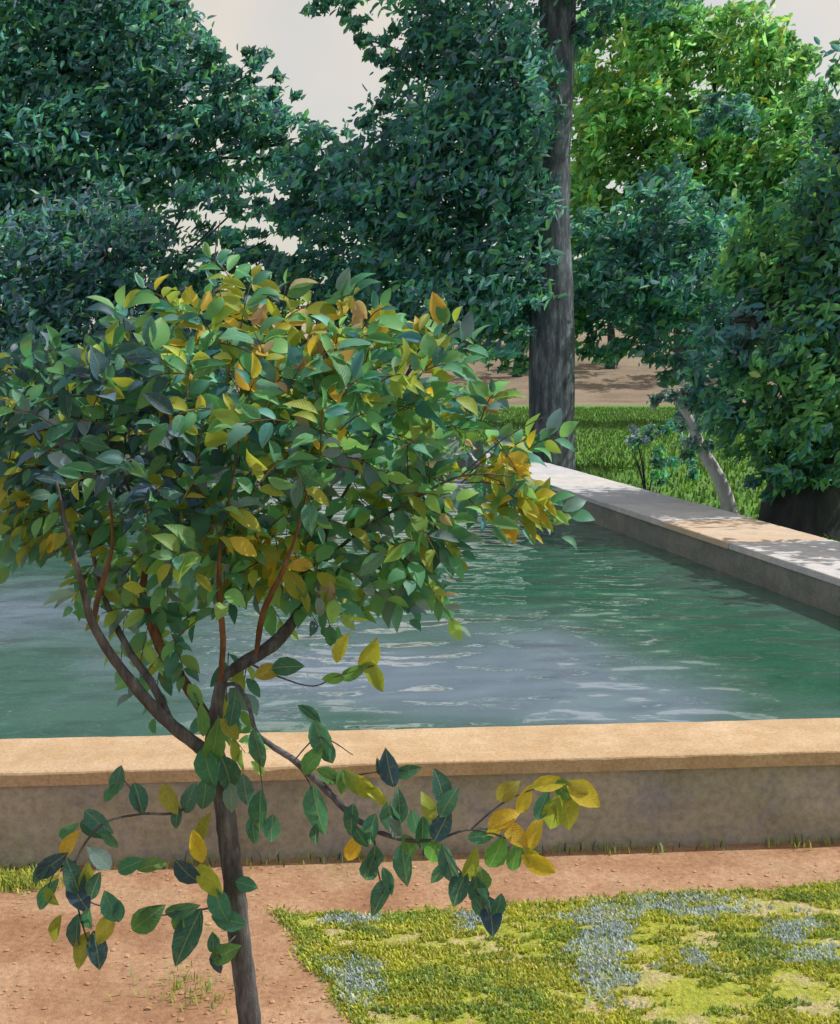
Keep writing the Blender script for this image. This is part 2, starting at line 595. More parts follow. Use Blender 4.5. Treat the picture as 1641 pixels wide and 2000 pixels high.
wall('low rendered basin wall with sunlit tan stone top, in front of the water',
     A0 + nd * -6.0, nd, nn, 17.5, NEAR_W, M['render_wall'], M['coping'], 1.9, joints=[2.4, 4.7, 7.05, 10.5, 12.6, 15.0, 17.5])
rs = I0 - rd * 4.2
rl = (cornerF - rs).length + 0.9
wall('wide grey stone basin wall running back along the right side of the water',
     rs, rd, rn, rl, RIGHT_W, M['wet_wall'], M['grey_coping'], 2.2, sun_patch_at=(G(1350, 1040, TOPZ) - rs).dot(rd))  # the block here takes the painted sun patch
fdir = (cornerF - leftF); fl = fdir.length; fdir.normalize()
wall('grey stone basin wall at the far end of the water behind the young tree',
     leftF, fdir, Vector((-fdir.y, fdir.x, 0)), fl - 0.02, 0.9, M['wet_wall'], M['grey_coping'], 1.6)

# ------------------------------------------------------------------ foliage
HEX = np.array([[0, 0], [0.3, 0.42], [0.7, 0.36], [1.0, 0.0], [0.7, -0.36], [0.3, -0.42]])


def leaf_cloud(pos, axis, nrm, length, width, cols, jag=None):
    """many six-sided folded leaves -> verts, quads, colours.  pos (n,3)"""
    n = len(pos)
    a = axis / np.linalg.norm(axis, axis=1, keepdims=True)
    s = np.cross(nrm, a)
    s /= np.linalg.norm(s, axis=1, keepdims=True) + 1e-9
    u = np.cross(a, s)
    L = length[:, None]; W = width[:, None]
    vs = []
    for k, (t, w) in enumerate(HEX):
        fold = abs(w) * 0.55
        droop = -0.22 * t * t
        vs.append(pos + a * (L * (t - 0.5)) + s * (W * w) + u * (W * fold) + u * (L * droop))
    V = np.stack(vs, 1).reshape(-1, 3)
    b = np.arange(n)[:, None] * 6
    F = np.concatenate([b + np.array([[0, 3, 2, 1]]), b + np.array([[0, 5, 4, 3]])], 0)
    C = np.repeat(np.concatenate([cols, np.ones((n, 1))], 1), 6, axis=0)
    return V, F, C


def unit(n):
    v = rng.normal(size=(n, 3))
    return v / np.linalg.norm(v, axis=1, keepdims=True)


# leaf tints (linear base colours)
TEAL = [(0.060, 0.23, 0.25), (0.075, 0.28, 0.27), (0.085, 0.31, 0.25), (0.050, 0.18, 0.24), (0.085, 0.27, 0.32), (0.11, 0.33, 0.24), (0.15, 0.36, 0.36)]
BLUE = [(0.11, 0.20, 0.34), (0.14, 0.24, 0.37), (0.08, 0.18, 0.26), (0.10, 0.26, 0.33), (0.21, 0.32, 0.42)]
GREEN = [(0.10, 0.30, 0.13), (0.13, 0.34, 0.14), (0.09, 0.28, 0.15), (0.16, 0.38, 0.16)]
BRIGHT = [(0.20, 0.47, 0.20), (0.25, 0.51, 0.22), (0.17, 0.43, 0.20), (0.34, 0.55, 0.23)]
OLIVE = [(0.26, 0.33, 0.06), (0.33, 0.38, 0.06), (0.21, 0.31, 0.07)]
GOLD = [(0.48, 0.38, 0.05), (0.52, 0.42, 0.06), (0.42, 0.40, 0.06), (0.48, 0.34, 0.06)]
RUST = [(0.40, 0.25, 0.11), (0.50, 0.36, 0.24), (0.47, 0.38, 0.29)]


def pick(palettes, weights, n):
    """n tints drawn from weighted palettes with small variation"""
    w = np.array(weights, float); w /= w.sum()
    idx = rng.choice(len(palettes), n, p=w)
    out = np.zeros((n, 3))
    for i, p in enumerate(palettes):
        m = idx == i
        arr = np.array(p)
        out[m] = arr[rng.integers(0, len(arr), m.sum())]
    return np.clip(out * rng.uniform(0.9, 1.55, (n, 1)) * rng.uniform(0.93, 1.07, (n, 3)), 0, 0.8)


def tree_crown(root, blobs, Y, leaf_len, dens, depth=1.0, name='crown', slant=0.9, avoid=None, asp=0.42):
    """blobs: (px, py, rx, ry, palettes, weights[, dens factor]) ellipsoids in the crown.
    Leaves sit on sub-clumps inside each, so that the crown has holes and lit and dark bunches."""
    Vs, Fs, Cs = [], [], []
    off = 0
    m_px = Y / FPX
    for bl in blobs:
        px, py, rx, ry, pals, wts = bl[:6]
        df = bl[6] if len(bl) > 6 else 1.0
        dy = bl[7] if len(bl) > 7 else 0.0
        c = np.array(P(px, py, Y + dy))
        ax = np.array([rx * m_px, max(rx, ry) * m_px * depth, ry * m_px])
        area = math.pi * rx * ry * m_px * m_px
        n = int(dens * df * area / (leaf_len * leaf_len * asp * 0.6))
        ncl = max(4, int(n / 26))
        cc = unit(ncl) * (rng.uniform(0, 1, (ncl, 1)) ** 0.42)
        ctint = rng.uniform(0.65, 1.45, ncl)
        ci = rng.integers(0, ncl, n)
        p = cc[ci] + rng.normal(size=(n, 3)) * 0.115 * np.array([1, 1, 0.8])
        pos = c + p * ax
        a = unit(n) * 0.75 + np.array([0.62, 0.0, 0.55]) * slant * rng.choice([1, -1], (n, 1)) + p * 0.25
        nr = unit(n) * 0.9 + np.array([0, -0.55, 0.6])
        col = pick(pals, wts, n) * ctint[ci][:, None]
        L = leaf_len * rng.uniform(0.5, 1.5, n)
        if avoid is not None:
            keep = avoid(pos)
            pos, a, nr, col, L = pos[keep], a[keep], nr[keep], col[keep], L[keep]
        v, f, cl = leaf_cloud(pos, a, nr, L, L * asp * rng.uniform(0.8, 1.25, len(L)), col)
        Vs.append(v); Fs.append(f + off); Cs.append(cl)
        off += len(v)
    return mesh_obj(name, np.concatenate(Vs), np.concatenate(Fs), M['leaf_mass'], root, cols=np.concatenate(Cs))


def pix(pos):
    """photo pixels of world points (for trimming crowns to their own outline)"""
    d = pos - np.array([0, 0, CAM_H])
    f = d[:, 1] * CT - d[:, 2] * ST
    u = d[:, 1] * ST + d[:, 2] * CT
    return 820.5 + FPX * d[:, 0] / f, 1000 - FPX * u / f


def limbs(root, start, targets, r0, mat, r1=0.03):
    for t in targets:
        mid = start.lerp(t, 0.5) + Vector((random.uniform(-.3, .3), random.uniform(-.3, .3), random.uniform(0.0, 0.5)))
        v, f = tube([(start, r0), (start.lerp(mid, 0.5) + Vector((0, 0, 0.15)), r0 * 0.8), (mid, r0 * 0.6), (t, r1)], 8, 4, 0.15)
        mesh_obj('limb', v, f, mat, root, smooth=True)


def tree(name, label, base, trunk, mat, blobs, Y, leaf_len, dens, limb_from=None, limb_r=0.12, limb_px=None, cat='tree', group=None, **kw):
    root = empty(name, base)
    tag(root, label, cat, group)
    v, f = tube(trunk, 18, 8, 0.05, 2.0, flare=kw.pop('flare', 0.0))
    mesh_obj('trunk', v, f, mat, root, smooth=True)
    if limb_from is not None:
        limbs(root, limb_from, limb_px, limb_r, mat)
        for bq in blobs:
            if bq[2] < 45 or bq[1] > 720: continue
            t_ = P(bq[0], bq[1], Y + (bq[7] if len(bq) > 7 else 0) + random.uniform(-.4, .4))
            s_ = min(limb_px, key=lambda q: (q - t_).length)
            s_ = limb_from.lerp(s_, 0.55)
            if (t_ - s_).length < 3.6: limbs(root, s_, [t_], limb_r * 0.45, mat, 0.02)
    tree_crown(root, blobs, Y, leaf_len, dens, **kw)
    return root


D = ([TEAL, BLUE, GREEN], [6, 2, 1.2])            # dark blue-green
DB = ([TEAL, BLUE, GREEN], [3, 5, 0.8])           # bluer
MD = ([TEAL, GREEN, BLUE], [3, 4, 0.7])           # mid green
MG = ([GREEN, BRIGHT, TEAL], [5, 2, 2.2])
LG = ([BRIGHT, GREEN, OLIVE], [5, 2.4, 0.7])        # light green

# big plane tree beside the right wall --------------------------------------------------
Y = 27.0
b = P(1078, 905, Y); b.z = 0
tr = [(Vector((b.x, Y, -0.2)), 0.53), (P(1078, 840, Y), 0.515), (P(1078, 700, Y), 0.50), (P(1077, 560, Y), 0.47),
      (P(1075, 430, Y), 0.42), (P(1079, 300, Y), 0.39), (P(1086, 150, Y), 0.39), (P(1090, 0, Y), 0.38), (P(1094, -180, Y), 0.30), (P(1090, -330, Y), 0.16)]
bl = [(700, 400, 165, 110, *D, 1.1), (870, 330, 190, 160, *D, 1.2), (960, 150, 130, 190, *D, 1.2), (1120, 90, 45, 90, *D, .6), (1040, 200, 50, 150, *D, .6, -1.2), (860, 70, 95, 100, *D), (690, 8, 75, 36, *D, .8), (770, 120, 45, 70, *D, .7), (700, 70, 55, 40, *D, .45), (610, 15, 45, 30, *D, .45), (740, 230, 50, 40, *D, .7),
      (1000, 380, 100, 190, *D, 1.2), (985, 560, 110, 90, *D), (840, 540, 210, 85, *D, 1.2), (590, 400, 75, 55, *D, .7), (610, 560, 100, 45, *D, .9), (930, 640, 110, 60, *D, 1), (760, 630, 120, 60, *DB, 1), (640, 330, 80, 45, *D, .8), (560, 330, 50, 40, *D, .5),
      (1205, 490, 100, 95, *D, 1.2, 1.5), (1300, 430, 85, 110, *D, 1.2, 1.5), (1220, 570, 140, 90, *D, 1.2, 1.5), (1340, 580, 130, 100, *D, 1.2, 1.5), (1390, 470, 70, 90, *D, .9, 1.5),
      (1425, 225, 65, 60, *D, 1, 2), (1200, 4, 170, 26, *D, 1), (1150, 50, 40, 50, *DB, .7), (900, -120, 300, 110, *D), (1200, -120, 260, 80, *D, .8), (1130, 640, 60, 60, *MD, .8, 1.5),
      (1230, 680, 110, 50, *D, .7, 1.5), (1330, 700, 90, 50, *DB, .8, 1.5), (985, 690, 70, 50, *MD, .6, 1.5)]
tree('plane_tree', 'tall plane tree with thick grey trunk standing behind the right basin wall', Vector((b.x, Y, 0)), tr, M['bark_plane'], bl, Y, 0.205, 4.2,
     limb_from=P(1068, 330, Y), limb_r=0.10, limb_px=[P(760, 300, Y), P(880, 180, Y + 1), P(960, 60, Y - 1)], flare=0.0)

# dark tree, upper left ------------------------------------------------------------------
Y = 30.0
bl = [(50, 110, 190, 210, *D, 1.1), (230, 60, 160, 140, *D, 1.1), (320, 190, 150, 110, *D, 1.1), (460, 230, 95, 75, *D, 1), (560, 270, 90, 55, *D, .9), (640, 290, 60, 40, *D, .6), (410, 120, 50, 70, *D, .9),
      (110, 320, 230, 140, *D, 1.1), (290, 310, 160, 80, *D, 1), (60, -150, 350, 150, *D), (430, 330, 120, 50, *D, .7), (-150, 250, 200, 350, *D), (330, 20, 60, 60, *DB, .8), (30, 400, 120, 90, *DB, 1), (480, 150, 60, 55, *D, .6), (545, 205, 50, 40, *D, .6)]
b = P(120, 900, Y)
tree('chestnut_tree', 'tall dark tree filling the upper left corner, left of the sky gap', Vector((b.x, Y, 0)),
     [(Vector((b.x, Y, -0.2)), 0.45), (P(125, 700, Y), 0.4), (P(110, 450, Y), 0.30), (P(130, 200, Y), 0.2), (P(120, 0, Y), 0.1)], M['bark_dark'], bl, Y, 0.22, 4.2,
     limb_from=P(112, 400, Y), limb_r=0.12, limb_px=[P(430, 250, Y), P(300, 90, Y), P(-60, 200, Y), P(560, 280, Y + .5)], flare=0.25)

# lower dark tree, left (stands nearer, in front of the tall tree's stem) ---------------------------------
Y = 28.0
bl = [(40, 520, 230, 150, *DB, 1.1), (210, 480, 140, 110, *DB, 1.1), (320, 550, 110, 80, *D, 1), (90, 690, 260, 130, *DB), (420, 600, 120, 55, *D, .9), (330, 690, 170, 90, *DB), (-180, 600, 150, 220, *DB), (530, 650, 130, 70, *D, .8), (240, 800, 280, 80, *DB, .8), (-40, 880, 130, 70, *DB), (420, 440, 80, 40, *D, .6), (520, 470, 80, 35, *D, .6), (600, 500, 80, 40, *D, .7), (480, 530, 130, 45, *D, .9), (380, 385, 80, 45, *D, .6), (560, 420, 80, 45, *D, .6), (470, 400, 70, 40, *D, .35), (660, 560, 80, 50, *D, .9), (600, 640, 90, 50, *D, .8)]
b = P(240, 900, Y)
tree('chestnut_tree', 'lower blue-green tree at the left edge behind the young tree', Vector((b.x, Y, 0)),
     [(Vector((b.x, Y, -0.2)), 0.30), (P(235, 760, Y), 0.25), (P(225, 600, Y), 0.17), (P(200, 480, Y), 0.08)], M['bark_dark'], bl, Y, 0.21, 4.0,
     limb_from=P(232, 700, Y), limb_r=0.08, limb_px=[P(60, 520, Y), P(340, 580, Y), P(100, 690, Y)], flare=0.25)

# light green tree, upper right ------------------------------------------------------------
Y = 48.0
bl = [(1230, 170, 120, 125, *LG, 1.1), (1390, 110, 150, 75, *LG, 1), (1490, 230, 110, 130, *LG, 1.1), (1140, 340, 50, 130, *LG), (1340, 290, 140, 110, *LG, 1.1), (1460, 390, 130, 110, *MG),
      (1280, 50, 100, 45, *MG, .8), (1550, 160, 50, 80, *MG, .7), (1600, 300, 70, 120, *MG), (1330, 450, 150, 100, *MG), (1500, 520, 150, 110, *MG), (1150, 500, 90, 90, *LG), (1165, 200, 60, 150, *LG, 1), (1560, 330, 70, 110, *LG, .8), (1440, 330, 110, 90, *LG, .9), (1250, 45, 130, 60, *LG, .9), (1400, 45, 120, 45, *LG, .8), (1525, 120, 70, 65, *LG, .8), (1150, 410, 70, 80, *LG, 1), (1220, 330, 80, 80, *LG, 1)]
b = P(1350, 800, Y)
tree('lime_tree', 'light yellow-green leafy tree standing on the lawn, upper right', Vector((b.x, Y, 0)),
     [(Vector((b.x, Y, -0.2)), 0.4), (P(1350, 650, Y), 0.34), (P(1350, 420, Y), 0.24), (P(1345, 200, Y), 0.12)], M['bark_dark'], bl, Y, 0.34, 3.8,
     limb_from=P(1350, 520, Y), limb_r=0.14, limb_px=[P(1230, 230, Y), P(1480, 260, Y), P(1400, 120, Y), P(1180, 420, Y)], flare=0.2)

# low-hanging tree at the right edge ----------------------------------------------------------
Y = 17.6
bl = [(1580, 560, 120, 130, *MD, 1.2), (1490, 500, 100, 110, *MG, 1), (1630, 380, 70, 170, *MD, 1), (1560, 770, 120, 120, *MG, 1.3, -.8), (1600, 880, 90, 60, *MD, 1.2, -1), (1430, 650, 90, 90, *D, 1),
      (1400, 760, 55, 110, *D, 1), (1625, 200, 36, 90, *MG, .8), (1505, 870, 60, 80, *MG, 1.2, -.6), (1700, 600, 120, 330, *D), (1450, 790, 60, 110, *MD, 1), (1760, 250, 160, 200, *D), (1540, 660, 120, 70, *DB, 1.2, -.4), (1600, 670, 90, 80, *MG, 1.1, -.9), (1800, 450, 170, 200, *D), (1480, 940, 40, 40, *D, .8, -.4), (1560, 930, 70, 36, *MD, .8, -.9)]
b = P(1560, 1000, Y)
tree('spreading_tree', 'low-hanging green tree with very thick dark trunk at the right edge', Vector((b.x + 0.25, Y, 0)),
     [(Vector((b.x + 0.25, Y, -0.2)), 0.78), (P(1590, 980, Y), 0.72), (P(1595, 900, Y), 0.55), (P(1600, 760, Y), 0.4), (P(1620, 560, Y), 0.3), (P(1640, 350, Y), 0.15)], M['bark_dark'], bl, Y, 0.155, 4.0,
     limb_from=P(1612, 640, Y), limb_r=0.12, limb_px=[P(1470, 540, Y), P(1440, 700, Y - .5), P(1620, 240, Y), P(1750, 500, Y)], flare=0.2)

Y = 13.2  # added unseen tree, there to throw shade on the right wall and water
b = P(2260, 1100, Y)
bl = [(2180, 520, 260, 190, *D, .8), (2330, 420, 280, 240, *D, .8), (2150, 340, 200, 150, *D, .7), (2420, 620, 240, 160, *D, .8), (2200, 680, 190, 90, *MD, .6)]
tree('spreading_tree', 'dark leafy tree added out of view past the right edge to shade the right basin wall', Vector((b.x, Y, 0)),
     [(Vector((b.x, Y, -0.2)), 0.38), (P(2260, 950, Y), 0.32), (P(2265, 700, Y), 0.24), (P(2275, 400, Y), 0.1)], M['bark_dark'], bl, Y, 0.22, 1.5,
     limb_from=P(2264, 720, Y), limb_r=0.1, limb_px=[P(2150, 480, Y), P(2400, 500, Y)], flare=0.2)

# slim pale leaning tree in front of it ----------------------------------------------------------
Y = 18.6
PB = [(0.32, 0.40, 0.50), (0.40, 0.46, 0.56), (0.26, 0.36, 0.38)]
bl = [(1300, 765, 45, 28, *([PB, TEAL], [5, 2])), (1345, 800, 45, 40, *([PB, TEAL], [4, 3])), (1380, 850, 38, 45, *([PB, TEAL], [3, 3])), (1350, 880, 35, 50, *([TEAL, PB], [3, 2]), .7)]
b = P(1428, 1030, Y)
tree('leaning_tree', 'slim pale grey leaning tree with blue-grey leaves behind the right basin wall', Vector((b.x, Y, 0)),
     [(Vector((b.x + 0.02, Y, -0.1)), 0.14), (P(1422, 985, Y), 0.115), (P(1402, 930, Y), 0.10), (P(1370, 875, Y), 0.085), (P(1345, 815, Y), 0.06), (P(1305, 765, Y), 0.025)], M['bark_pale'], bl, Y, 0.13, 3.0, flare=0.1)

# blue-flowered shrub on the lawn edge
Y = 22.0
FLB = [(0.20, 0.29, 0.46), (0.26, 0.36, 0.50), (0.16, 0.24, 0.36)]
b = P(1265, 925, Y); b.z = 0
root = empty('flowering_shrub', Vector((b.x, Y, 0)))
tag(root, 'small shrub with blue flowers on the lawn behind the basin wall', 'shrub')
for k in range(7):
    e = Vector((b.x + random.uniform(-.4, .5), Y + random.uniform(-.3, .3), random.uniform(.7, 1.2)))
    v, f = tube([(Vector((b.x + random.uniform(-.08, .08), Y, 0)), 0.015), (Vector((b.x, Y, 0)).lerp(e, .5) + Vector((0, 0, .1)), 0.012), (e, 0.005)], 6, 3)
    mesh_obj('stem', v, f, M['bark_dark'], root, smooth=True)
tree_crown(root, [(1285, 880, 50, 55, *MD, 1), (1320, 910, 40, 50, *D, 1)], Y, 0.14, 1.6, name='crown')
tree_crown(root, [(1243, 862, 32, 34, [FLB], [1], 1.2), (1262, 845, 28, 22, [FLB, GREEN], [1, 1], 1.2), (1273, 895, 10, 8, [FLB], [1], 1)], Y, 0.09, 1.5, name='flowers')['kind'] = 'stuff'

# distant trees beyond the lawn -------------------------------------------------------------------
far = [(905, 470, 92, 620, 95), (1010, 560, 84, 640, 90), (1190, 560, 88, 650, 110), (1320, 600, 80, 640, 100), (690, 570, 90, 640, 85), (540, 590, 86, 660, 80), (1460, 580, 84, 640, 110), (1600, 560, 90, 640, 120), (380, 600, 92, 650, 90), (1100, 600, 100, 655, 80)]
far_lab = ['distant tree beyond the lawn, just left of the thick plane trunk', 'distant tree beyond the lawn directly behind the plane trunk', 'distant tree above the dry bank, right of the plane trunk', 'distant tree behind the pale leaning tree',
           'distant tree seen over the top of the young tree crown', 'distant tree low behind the golden leaves of the young tree', 'distant tree behind the light green tree', 'distant tree behind the low-hanging right-edge tree',
           'distant tree under the lower sky gaps at left', 'farthest low tree on the dry bank']
for k, (px, py, Y, pyb, rx) in enumerate(far):
    b = P(px, 780, Y); gz = ground_z(b.x, Y)
    top = P(px, py, Y)
    cz = pyb - 60
    bl = [(px, cz, rx, 62, *MD), (px - rx * .35, cz - 25, rx * .5, 45, *D), (px + rx * .3, cz - 40, rx * .55, 40, *MD), (px + rx * .4, cz + 40, rx * .4, 34, *D, .7), (px - rx * .5, cz + 35, rx * .4, 36, *MD, .7)]
    tree('distant_tree', far_lab[k], Vector((b.x, Y, gz)),
         [(Vector((b.x, Y, gz - .2)), 0.35), (P(px + 5, pyb + 30, Y), 0.3), (P(px, cz, Y), 0.2), (P(px, cz - 40, Y), 0.1)], M['bark_dark'], bl, Y, 0.6, 2.4, group='distant trees beyond the lawn', flare=0.15)

# ------------------------------------------------------------------ young tree in the foreground
TY = 4.0
base = P(497, 2130, TY)
base = Vector((base.x, TY, 0))
YT = empty('young_tree', base)
tag(YT, 'slender young tree with large green and golden leaves in front of the basin', 'tree')


def stroke(pts, mat, name='branch', seg=10):
    """pts: (px, py, Y, width in photo pixels)"""
    path = [(P(x, y, yy), max(w, 2) * yy / FPX / 2) for x, y, yy, w in pts]
    v, f = tube(path, seg, 6, 0.16, 3.0)
    return mesh_obj(name, v, f, mat, YT, smooth=True)


tp = [(base + Vector((0, 0, -0.06)), 0.046), (P(488, 2000, TY), 0.0385), (P(470, 1850, TY), 0.037), (P(456, 1720, TY), 0.036), (P(441, 1600, TY), 0.034), (P(425, 1500, TY), 0.034), (P(418, 1440, TY), 0.030), (P(424, 1380, TY), 0.022), (P(432, 1330, TY), 0.019)]
v, f = tube(tp, 16, 8, 0.14, 3.0, flare=0.15)
mesh_obj('trunk', v, f, M['bark_young'], YT, smooth=True)
BY, BB = M['bark_young'], M['bark_brown']
stroke([(410, 1475, 4.0, 30), (385, 1455, 3.98, 28), (330, 1412, 3.94, 26), (280, 1360, 3.9, 24), (225, 1290, 3.85, 20), (180, 1215, 3.8, 17), (160, 1140, 3.75, 13), (135, 1050, 3.7, 9), (110, 940, 3.7, 5)], BY)
stroke([(335, 1415, 3.94, 16), (300, 1340, 4.0, 17), (255, 1275, 4.05, 15), (215, 1195, 4.1, 12), (190, 1120, 4.15, 9), (170, 1020, 4.2, 5)], BY)
stroke([(183, 1215, 3.8, 10), (192, 1165, 3.85, 12), (206, 1120, 3.88, 10), (220, 1060, 3.9, 7), (215, 980, 3.95, 4)], BB)
stroke([(420, 1430, 4.0, 20), (372, 1350, 4.05, 22), (325, 1285, 4.1, 24), (295, 1215, 4.15, 20), (280, 1150, 4.2, 14), (300, 1050, 4.25, 10), (350, 930, 4.3, 9), (375, 850, 4.3, 11), (400, 790, 4.3, 7), (402, 740, 4.3, 4)], BB)
stroke([(430, 1345, 4.0, 20), (440, 1320, 4.02, 22), (480, 1292, 4.05, 27), (530, 1262, 4.1, 28), (565, 1225, 4.15, 24), (595, 1175, 4.2, 18), (620, 1110, 4.25, 13), (640, 1020, 4.3, 9), (650, 900, 4.35, 5)], BY)
stroke([(500, 1280, 4.06, 10), (512, 1205, 4.0, 13), (530, 1160, 3.95, 12), (550, 1120, 3.92, 10), (580, 1040, 3.9, 6), (600, 960, 3.9, 4)], BB)
stroke([(428, 1345, 4.0, 12), (436, 1260, 3.95, 12), (430, 1180, 3.9, 13), (428, 1120, 3.9, 9), (432, 1060, 3.9, 6), (450, 960, 3.9, 4), (470, 840, 3.95, 3)], BB)
stroke([(620, 1110, 4.25, 8), (700, 1040, 4.2, 7), (800, 980, 4.1, 6), (900, 930, 4.0, 5), (1000, 930, 3.95, 3)], BY)
stroke([(300, 1050, 4.25, 7), (240, 930, 4.2, 6), (180, 800, 4.15, 4), (120, 700, 4.1, 3)], BY)
stroke([(640, 1020, 4.3, 7), (720, 880, 4.25, 6), (790, 740, 4.2, 4), (850, 620, 4.2, 3)], BY)
stroke([(375, 850, 4.3, 7), (450, 740, 4.3, 5), (560, 640, 4.3, 4)], BY)
stroke([(790, 740, 4.2, 4), (840, 680, 4.15, 3), (900, 640, 4.1, 2)], BY, 'twig', 6)
stroke([(900, 930, 4.0, 4), (980, 860, 3.95, 3), (1060, 815, 3.92, 2)], BY, 'twig', 6)
stroke([(450, 740, 4.3, 4), (440, 620, 4.3, 3), (420, 520, 4.3, 3), (430, 430, 4.3, 2)], BY, 'twig', 6)
stroke([(240, 930, 4.2, 4), (250, 760, 4.2, 3), (240, 600, 4.2, 2)], BY, 'twig', 6)
stroke([(700, 1040, 4.2, 4), (790, 1090, 4.1, 3), (850, 1160, 4.0, 2)], BY, 'twig', 6)
# low right-hand branch and its twigs
stroke([(432, 1340, 4.0, 9), (462, 1338, 3.95, 8), (485, 1375, 3.9, 8), (500, 1428, 3.85, 9), (530, 1456, 3.8, 12), (575, 1485, 3.75, 14), (625, 1530, 3.7, 15), (680, 1585, 3.66, 14), (730, 1620, 3.62, 11), (790, 1640, 3.6, 8), (850, 1640, 3.58, 6), (920, 1620, 3.56, 5), (1000, 1640, 3.55, 4)], M['bark_young'])
stroke([(850, 1640, 3.58, 5), (890, 1690, 3.56, 4), (930, 1740, 3.55, 4), (955, 1785, 3.55, 3)], BY, 'twig', 6)
stroke([(730, 1620, 3.62, 5), (735, 1680, 3.6, 4), (748, 1745, 3.6, 3)], BY, 'twig', 6)
stroke([(920, 1620, 3.56, 4), (980, 1570, 3.55, 4), (1050, 1540, 3.54, 3), (1120, 1545, 3.53, 3), (1150, 1560, 3.53, 2)], BY, 'twig', 6)
stroke([(625, 1530, 3.7, 5), (690, 1515, 3.68, 4), (760, 1505, 3.66, 3), (800, 1505, 3.66, 2)], BY, 'twig', 6)
stroke([(480, 1292, 4.05, 6), (540, 1320, 3.95, 4), (610, 1340, 3.9, 3), (660, 1320, 3.88, 3), (730, 1300, 3.86, 2)], BY, 'twig', 6)
stroke([(500, 1428, 3.85, 4), (508, 1500, 3.82, 3), (520, 1600, 3.8, 2)], BY, 'twig', 6)
stroke([(575, 1485, 3.75, 4), (610, 1540, 3.72, 3), (622, 1600, 3.7, 2)], BY, 'twig', 6)
stroke([(575, 1485, 3.75, 3), (625, 1440, 3.74, 3), (690, 1475, 3.73, 2)], BY, 'twig', 6)
# low left twigs
stroke([(418, 1530, 4.0, 7), (350, 1585, 3.9, 6), (275, 1590, 3.82, 5), (200, 1610, 3.75, 5), (150, 1680, 3.7, 5), (150, 1760, 3.68, 4), (175, 1850, 3.66, 3)], BY, 'twig', 6)
stroke([(275, 1590, 3.82, 4), (262, 1550, 3.83, 3), (235, 1515, 3.84, 2)], BY, 'twig', 6)
stroke([(150, 1680, 3.7, 4), (110, 1700, 3.69, 3), (90, 1745, 3.68, 2)], BY, 'twig', 6)
stroke([(150, 1750, 3.68, 4), (200, 1770, 3.68, 3), (235, 1765, 3.68, 2)], BY, 'twig', 6)
stroke([(455, 1745, 3.98, 6), (420, 1770, 3.9, 5), (370, 1780, 3.85, 4), (300, 1790, 3.8, 3)], BY, 'twig', 6)
stroke([(468, 1820, 3.98, 5), (440, 1850, 3.92, 3), (425, 1880, 3.9, 2)], BY, 'twig', 6)

# leaf meshes shared by the single leaves -------------------------------------------------------
def leaf_mesh(i):
    """pointed oval leaf, folded on its midrib and drooping; unit length along +X, centred"""
    prof = [(0.0, 0.02), (0.10, 0.17), (0.28, 0.30), (0.5, 0.32), (0.72, 0.235), (0.88, 0.11), (1.0, 0.0)]
    cv = [0.25, 0.5, 0.1, 0.38, 0.62][i]
    fo = [0.35, 0.15, 0.5, 0.25, 0.4][i]
    wd = [1.0, 1.15, 0.85, 1.05, 0.95][i]
    V, F = [], []
    for t, w in prof:
        zc = -cv * (t - 0.4) ** 2
        wob = 0.02 * math.sin(9 * t + i * 2)
        for s in (-1, 0, 1):
            V.append((t - 0.5, s * w * wd, zc + abs(s) * w * fo + (wob if s else 0)))
    for k in range(len(prof) - 1):
        a = 3 * k
        F += [(a, a + 3, a + 4, a + 1), (a + 1, a + 4, a + 5, a + 2)]
    V.append((-0.66, 0.0, -0.05)); V.append((-0.66, 0.012, -0.05))         # stalk
    F.append((len(V) - 2, len(V) - 1, 1))
    me = bpy.data.meshes.new('leaf')
    me.from_pydata(V, [], F)
    me.polygons.foreach_set('use_smooth', np.ones(len(F), dtype=bool))
    me.materials.append(M['leaf'])
    return me


LEAF = [leaf_mesh(i) for i in range(5)]


def single_leaf(pos, axis, nrm, L, col, w=1.0):
    a = Vector(axis).normalized()
    s = Vector(nrm).cross(a).normalized()
    u = a.cross(s)
    o = bpy.data.objects.new('leaf', random.choice(LEAF))
    COL.objects.link(o)
    o.parent = YT
    m = Matrix((a * L, s * L * w, u * L)).transposed().to_4x4()
    m.translation = Vector(pos) - YT.location
    o.matrix_local = m
    o.color = (*col, 1)
    return o


T0, T1 = (0.045, 0.16, 0.13), (0.07, 0.23, 0.17)
NV = (0.04, 0.10, 0.15)
GR, GR2 = (0.11, 0.29, 0.10), (0.18, 0.36, 0.09)
OL, YG = (0.29, 0.33, 0.06), (0.38, 0.44, 0.06)
YE, GO = (0.55, 0.46, 0.05), (0.60, 0.44, 0.05)
BG = (0.18, 0.29, 0.31)
